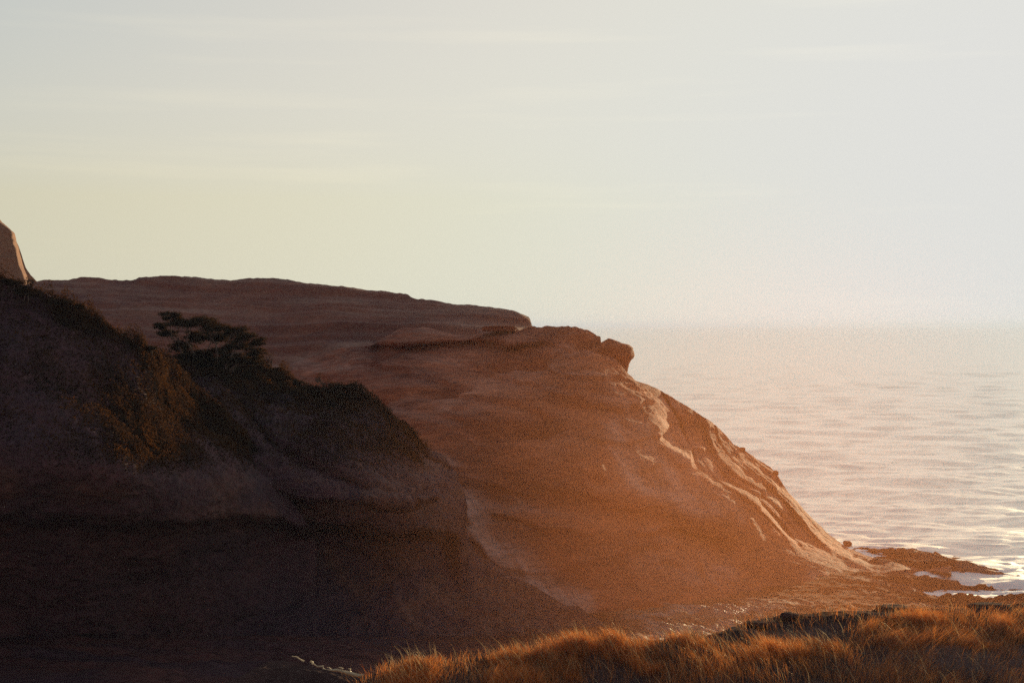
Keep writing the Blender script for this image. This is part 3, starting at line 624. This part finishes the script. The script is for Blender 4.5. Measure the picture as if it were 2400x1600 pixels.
for (px0, py0, wpx, hpx, src, lab) in (
        (628, 868, 14, 38, 2, 'thin half-bare bush just right of the wide flat-topped pine'),
        (770, 906, 26, 15, 2, 'low dark bush on the crest above the pale bare patch'),
        (815, 914, 30, 9, 2, 'dark rounded bush at the right end of the hill crest'),
        (745, 900, 10, 32, 2, 'small bare twiggy bush on the hill crest, left of the low dark bush'),
        (690, 905, 24, 12, 2, 'small bush with an orange sunlit edge partway down the hill crest'),
        (22, 668, 28, 14, 1, 'scrubby wind-bent pine at the far left crest in front of the sea stack'),
        (72, 672, 11, 18, 1, 'little spiky bush standing against the sea stack'),
        (140, 716, 34, 12, 1, 'flat dark bush on the left crest below the sea stack'),
        (172, 732, 26, 16, 1, 'bush with golden rim halfway along the left crest'),
        (60, 700, 30, 14, 1, 'dense dark bush under the crest at the left edge'),
        (345, 824, 24, 12, 1, 'low bush at the foot of the left crest beside the flat-topped pine')):
    G_, X_, Y_ = (H2, H2x, H2y) if src == 2 else (H1, H1x, H1y)
    ft = foot_on(G_, X_, Y_, px0, py0 + 6); Yt = ft[1]
    k = max(2, int(wpx / 9)); lst = []
    for i in range(k):
        a = px0 + (i - (k - 1) / 2) * wpx * 1.3 / k; lst.append((a, py0 - hpx * (0.35 + 0.55 * rng.random()), wpx * 0.55, hpx * 0.34, rng.normal(0, 0.3)))
    sparse = 'bare' in lab or 'spiky' in lab
    shore_tree('shore_bush', tuple(ft), cl(lst, px0, py0 + 6), lab, 'bush', 90 if sparse else 420, 0.07, 0.05)

# ------------------------------------------------------------------ rocks that can be told apart
def boulder(name, c, size, label, mat, seed, cat='rock', sq=0.3, parent=None, group=None, sub=4):
    import bmesh
    bm = bmesh.new(); bmesh.ops.create_icosphere(bm, subdivisions=sub, radius=1)
    V = np.array([v.co[:] for v in bm.verts]); Fs = np.array([[v.index for v in f.verts] for f in bm.faces]); bm.free()
    d = 0.28 * fbm(V[:, 0] * 1.2 + seed, V[:, 1] * 1.2, V[:, 2] * 2.0, 4, 0.55) + 0.1 * ridged(V[:, 0] * 2 + seed, V[:, 1] * 2, V[:, 2] * 5, 3)
    V = V * (1 + d)[:, None]
    V = np.sign(V) * np.abs(V) ** (1 - sq)
    V = V * np.array(size)
    o = mesh_obj(name, V, Fs, mat, parent, attrs={'sand': np.zeros(len(V))}); o.location = c
    if label: tag(o, label, cat, group)
    return o
# overhanging knob on the headland's shoulder: level slices, each with its own width
Yk = 163.0
sl = [(793, 1424, 1430), (796, 1418, 1440), (800, 1412, 1449), (804, 1408, 1458), (807, 1406, 1476), (812, 1405, 1481), (818, 1405, 1484), (825, 1406, 1486), (833, 1408, 1487), (840, 1412, 1484), (847, 1418, 1479), (855, 1426, 1475), (864, 1436, 1472), (874, 1446, 1470), (886, 1452, 1478), (900, 1456, 1490)]
sl = np.array(sl, float); rows = np.linspace(793, 900, 60); V = []
for r_ in rows:
    a = np.interp(r_, sl[:, 0], sl[:, 1]); b = np.interp(r_, sl[:, 0], sl[:, 2]); cx = (a + b) / 2; hw = (b - a) / 2 / F * Yk
    for s in range(56):
        th = 6.2832 * s / 56; ct, stn = math.cos(th), math.sin(th)
        V.append(((cx - 1200) / F * Yk + hw * np.sign(ct) * abs(ct) ** 0.8, Yk + 0.95 * max(hw, 0.6) * stn, CZ - (r_ - HZ) / F * Yk))
V = np.array(V); cen = V.reshape(60, 56, 3).mean(1, keepdims=True); o3 = V.reshape(60, 56, 3)
dirn = o3 - cen; dirn /= np.linalg.norm(dirn, axis=-1, keepdims=True) + 1e-6
nn = 0.28 * fbm(o3[..., 0] / 1.2, o3[..., 1] / 1.2, o3[..., 2] / 0.7, 5, 0.6)
o3 = o3 + dirn * nn[..., None]; V = o3.reshape(-1, 3)
i = np.arange(59)[:, None] * 56 + np.arange(56)[None]; j = np.arange(59)[:, None] * 56 + (np.arange(56)[None] + 1) % 56
Fs = np.stack([i, j, j + 56, i + 56], -1).reshape(-1, 4)[:, ::-1]
V = np.concatenate([V, o3[0].mean(0)[None], o3[-1].mean(0)[None]]); nV = len(V)
cap = np.array([(nV - 2, (s + 1) % 56, s, s) for s in range(56)]); 
Fq = Fs
o = mesh_obj('rock_outcrop', V, Fq, M_rock, attrs={'sand': np.zeros(nV)})
tag(o, 'overhanging brown rock knob jutting from the headland shoulder above the sea', 'rock')
def at(px, py, Y): return tuple(P(np.array(float(px)), np.array(float(py)), Y))
boulder('boulder', at(1986, 1273, 152.8), (0.42, 0.5, 0.30), 'single dark boulder at the waterline where the headland slope meets the sea', M_rock, 1)
boulder('boulder', at(1818, 1108, 160), (0.3, 0.3, 0.28), 'small stone perched on the skyline of the seaward slope', M_rock, 2)
boulder('boulder', at(1740, 1052, 163.5), (0.35, 0.35, 0.22), 'small lump of rock high on the seaward skyline', M_rock, 3)
boulder('rock_slab', at(1170, 770, 174), (2.1, 1.4, 0.36), 'flat pale-edged slab lying on the headland top beneath the ridge', M_rock, 4, sq=0.6)
# dark ledge and slab on the foreground bluff
for k, (px0, py0, Y0, sz, lab) in enumerate((
        (2092, 1424, 47.3, (0.50, 0.4, 0.085), 'flat dark slab jutting left over the pale rock on the bluff edge'),
        (2075, 1434, 47.0, (0.42, 0.35, 0.09), 'dark block directly under the jutting slab'),
        (1850, 1446, 45.6, (0.28, 0.3, 0.16), 'rounded dark rock at the left end of the bluff ledge'),
        (1770, 1462, 44.6, (0.34, 0.3, 0.10), 'small jagged dark rock where the grass meets the ledge'),
        (1925, 1448, 45.8, (0.62, 0.4, 0.12), 'long low dark rock in the middle of the bluff ledge'),
        (1995, 1440, 46.3, (0.50, 0.4, 0.11), 'broken dark rock just left of the jutting slab'),
        (1960, 1462, 45.0, (0.55, 0.3, 0.07), 'flat grey-brown rock half buried below the ledge'),
        (2320, 1420, 47.4, (0.7, 0.4, 0.09), 'long dark rock rising behind the grass at the right edge'))):
    boulder('ledge_rock', at(px0, py0, Y0), sz, lab, M_dark, 10 + k, sq=0.4 if k == 0 else 0.12, group='dark rocks along the foreground bluff edge')

# sunlit dry root lying on the dark crest
e = empty('dry_root', at(760, 1560, 39.2)); tag(e, 'sunlit golden dry root trailing down the dark bluff crest left of the grass', 'root')
e0 = np.array(e.location)
def rp(lst): return [np.array(at(a, b, 39.15)) - e0 for a, b in lst]
mesh_obj('root_stem', *tube(rp([(853, 1581), (838, 1583), (822, 1578), (804, 1573), (790, 1569), (776, 1570), (764, 1570), (757, 1566), (757, 1560), (744, 1561), (735, 1555), (726, 1549)]), [0.03, 0.07, 0.065, 0.052, 0.042, 0.038, 0.034, 0.03, 0.028, 0.024, 0.018, 0.012]), M_root, e)
for lst in ([(713, 1549), (705, 1545), (695, 1538), (684, 1537)], [(732, 1556), (733, 1550), (728, 1547)], [(776, 1569), (771, 1563), (766, 1563)], [(824, 1577), (820, 1571), (822, 1567), (816, 1566)], [(804, 1567), (800, 1564), (794, 1563)], [(840, 1588), (839, 1580), (836, 1578)]):
    mesh_obj('root_twig', *tube(rp(lst), np.linspace(0.026, 0.010, len(lst)), 5), M_root, e)

# two far gulls
def gull(c, s, label):
    e = empty('gull', c); tag(e, label, 'bird', 'far gulls over the sea')
    mesh_obj('body', *tube([(0, -0.28 * s, 0), (0, -0.15 * s, 0.0), (0, 0.1 * s, 0), (0, 0.3 * s, 0.01)], [0.02 * s, 0.09 * s, 0.08 * s, 0.02 * s]), M_bird, e)
    for sg in (-1, 1):
        v = np.array([(0, -0.1, 0.02), (0.32 * sg, -0.14, 0.13), (0.75 * sg, 0.06, 0.07), (0.34 * sg, 0.06, 0.12), (0, 0.12, 0.02)]) * s
        v = np.concatenate([v, v - np.array([0, 0, 0.02 * s])])
        rim = [(0, 1), (1, 2), (2, 3), (3, 4), (4, 0)]
        f = [(0, 1, 3), (0, 3, 4), (1, 2, 3), (5, 8, 6), (5, 9, 8), (6, 8, 7)] + [t for i_, j_ in rim for t in ((i_, i_ + 5, j_ + 5), (i_, j_ + 5, j_))]
        mesh_obj('wing', v, np.array(f), M_bird, e, smooth=False)
gull(at(1590, 634, 520), 0.7, 'dark speck of a gull high in the sky above the sea horizon')
gull(at(1599, 750, 640), 0.5, 'tiny gull just above the sea horizon')

# ------------------------------------------------------------------ haze
m, Ns, Ls = new_mat('sea_haze')
pv = Ns.new('ShaderNodeVolumePrincipled'); pv.inputs['Color'].default_value = (0.50, 0.60, 0.80, 1)
pv.inputs['Density'].default_value = 0.00008; pv.inputs['Anisotropy'].default_value = 0.30
o_ = Ns.new('ShaderNodeOutputMaterial'); Ls.new(pv.outputs[0], o_.inputs['Volume'])
x0, x1, y0, y1, z0, z1 = -60000, 90000, -30, 52000, -9, 62
V = np.array([(x, y, z) for z in (z0, z1) for y in (y0, y1) for x in (x0, x1)], float)
hz = mesh_obj('haze', V, np.array([(0, 2, 3, 1), (4, 5, 7, 6), (0, 1, 5, 4), (2, 6, 7, 3), (0, 4, 6, 2), (1, 3, 7, 5)]), m, smooth=False)
tag(hz, kind='stuff')

# added amber volume in front of the headland's foot, standing in for lens flare
m, Ns, Ls = new_mat('flare_glow')
tcn = Ns.new('ShaderNodeTexCoord')
ln = Ns.new('ShaderNodeVectorMath'); ln.operation = 'LENGTH'; Ls.new(tcn.outputs['Object'], ln.inputs[0])
fo = Ns.new('ShaderNodeMapRange'); fo.interpolation_type = 'SMOOTHSTEP'; Ls.new(ln.outputs['Value'], fo.inputs[0])
fo.inputs[1].default_value = 1.0; fo.inputs[2].default_value = 0.15; fo.inputs[3].default_value = 0.0; fo.inputs[4].default_value = 0.0023
pv = Ns.new('ShaderNodeVolumePrincipled'); pv.inputs['Color'].default_value = (1.0, 0.37, 0.13, 1); pv.inputs['Anisotropy'].default_value = 0.6
Ls.new(fo.outputs[0], pv.inputs['Density'])
o_ = Ns.new('ShaderNodeOutputMaterial'); Ls.new(pv.outputs[0], o_.inputs['Volume'])
m.cycles.volume_step_rate = 1.0
import bmesh
bm = bmesh.new(); bmesh.ops.create_icosphere(bm, subdivisions=4, radius=1)
me = bpy.data.meshes.new('flare_glow_volume'); bm.to_mesh(me); bm.free(); me.materials.append(m)
glow_vol = bpy.data.objects.new('flare_glow_volume', me); COL.objects.link(glow_vol)
glow_vol.location = (15, 98, 10); glow_vol.scale = (31, 50, 27)
tag(glow_vol, kind='stuff')
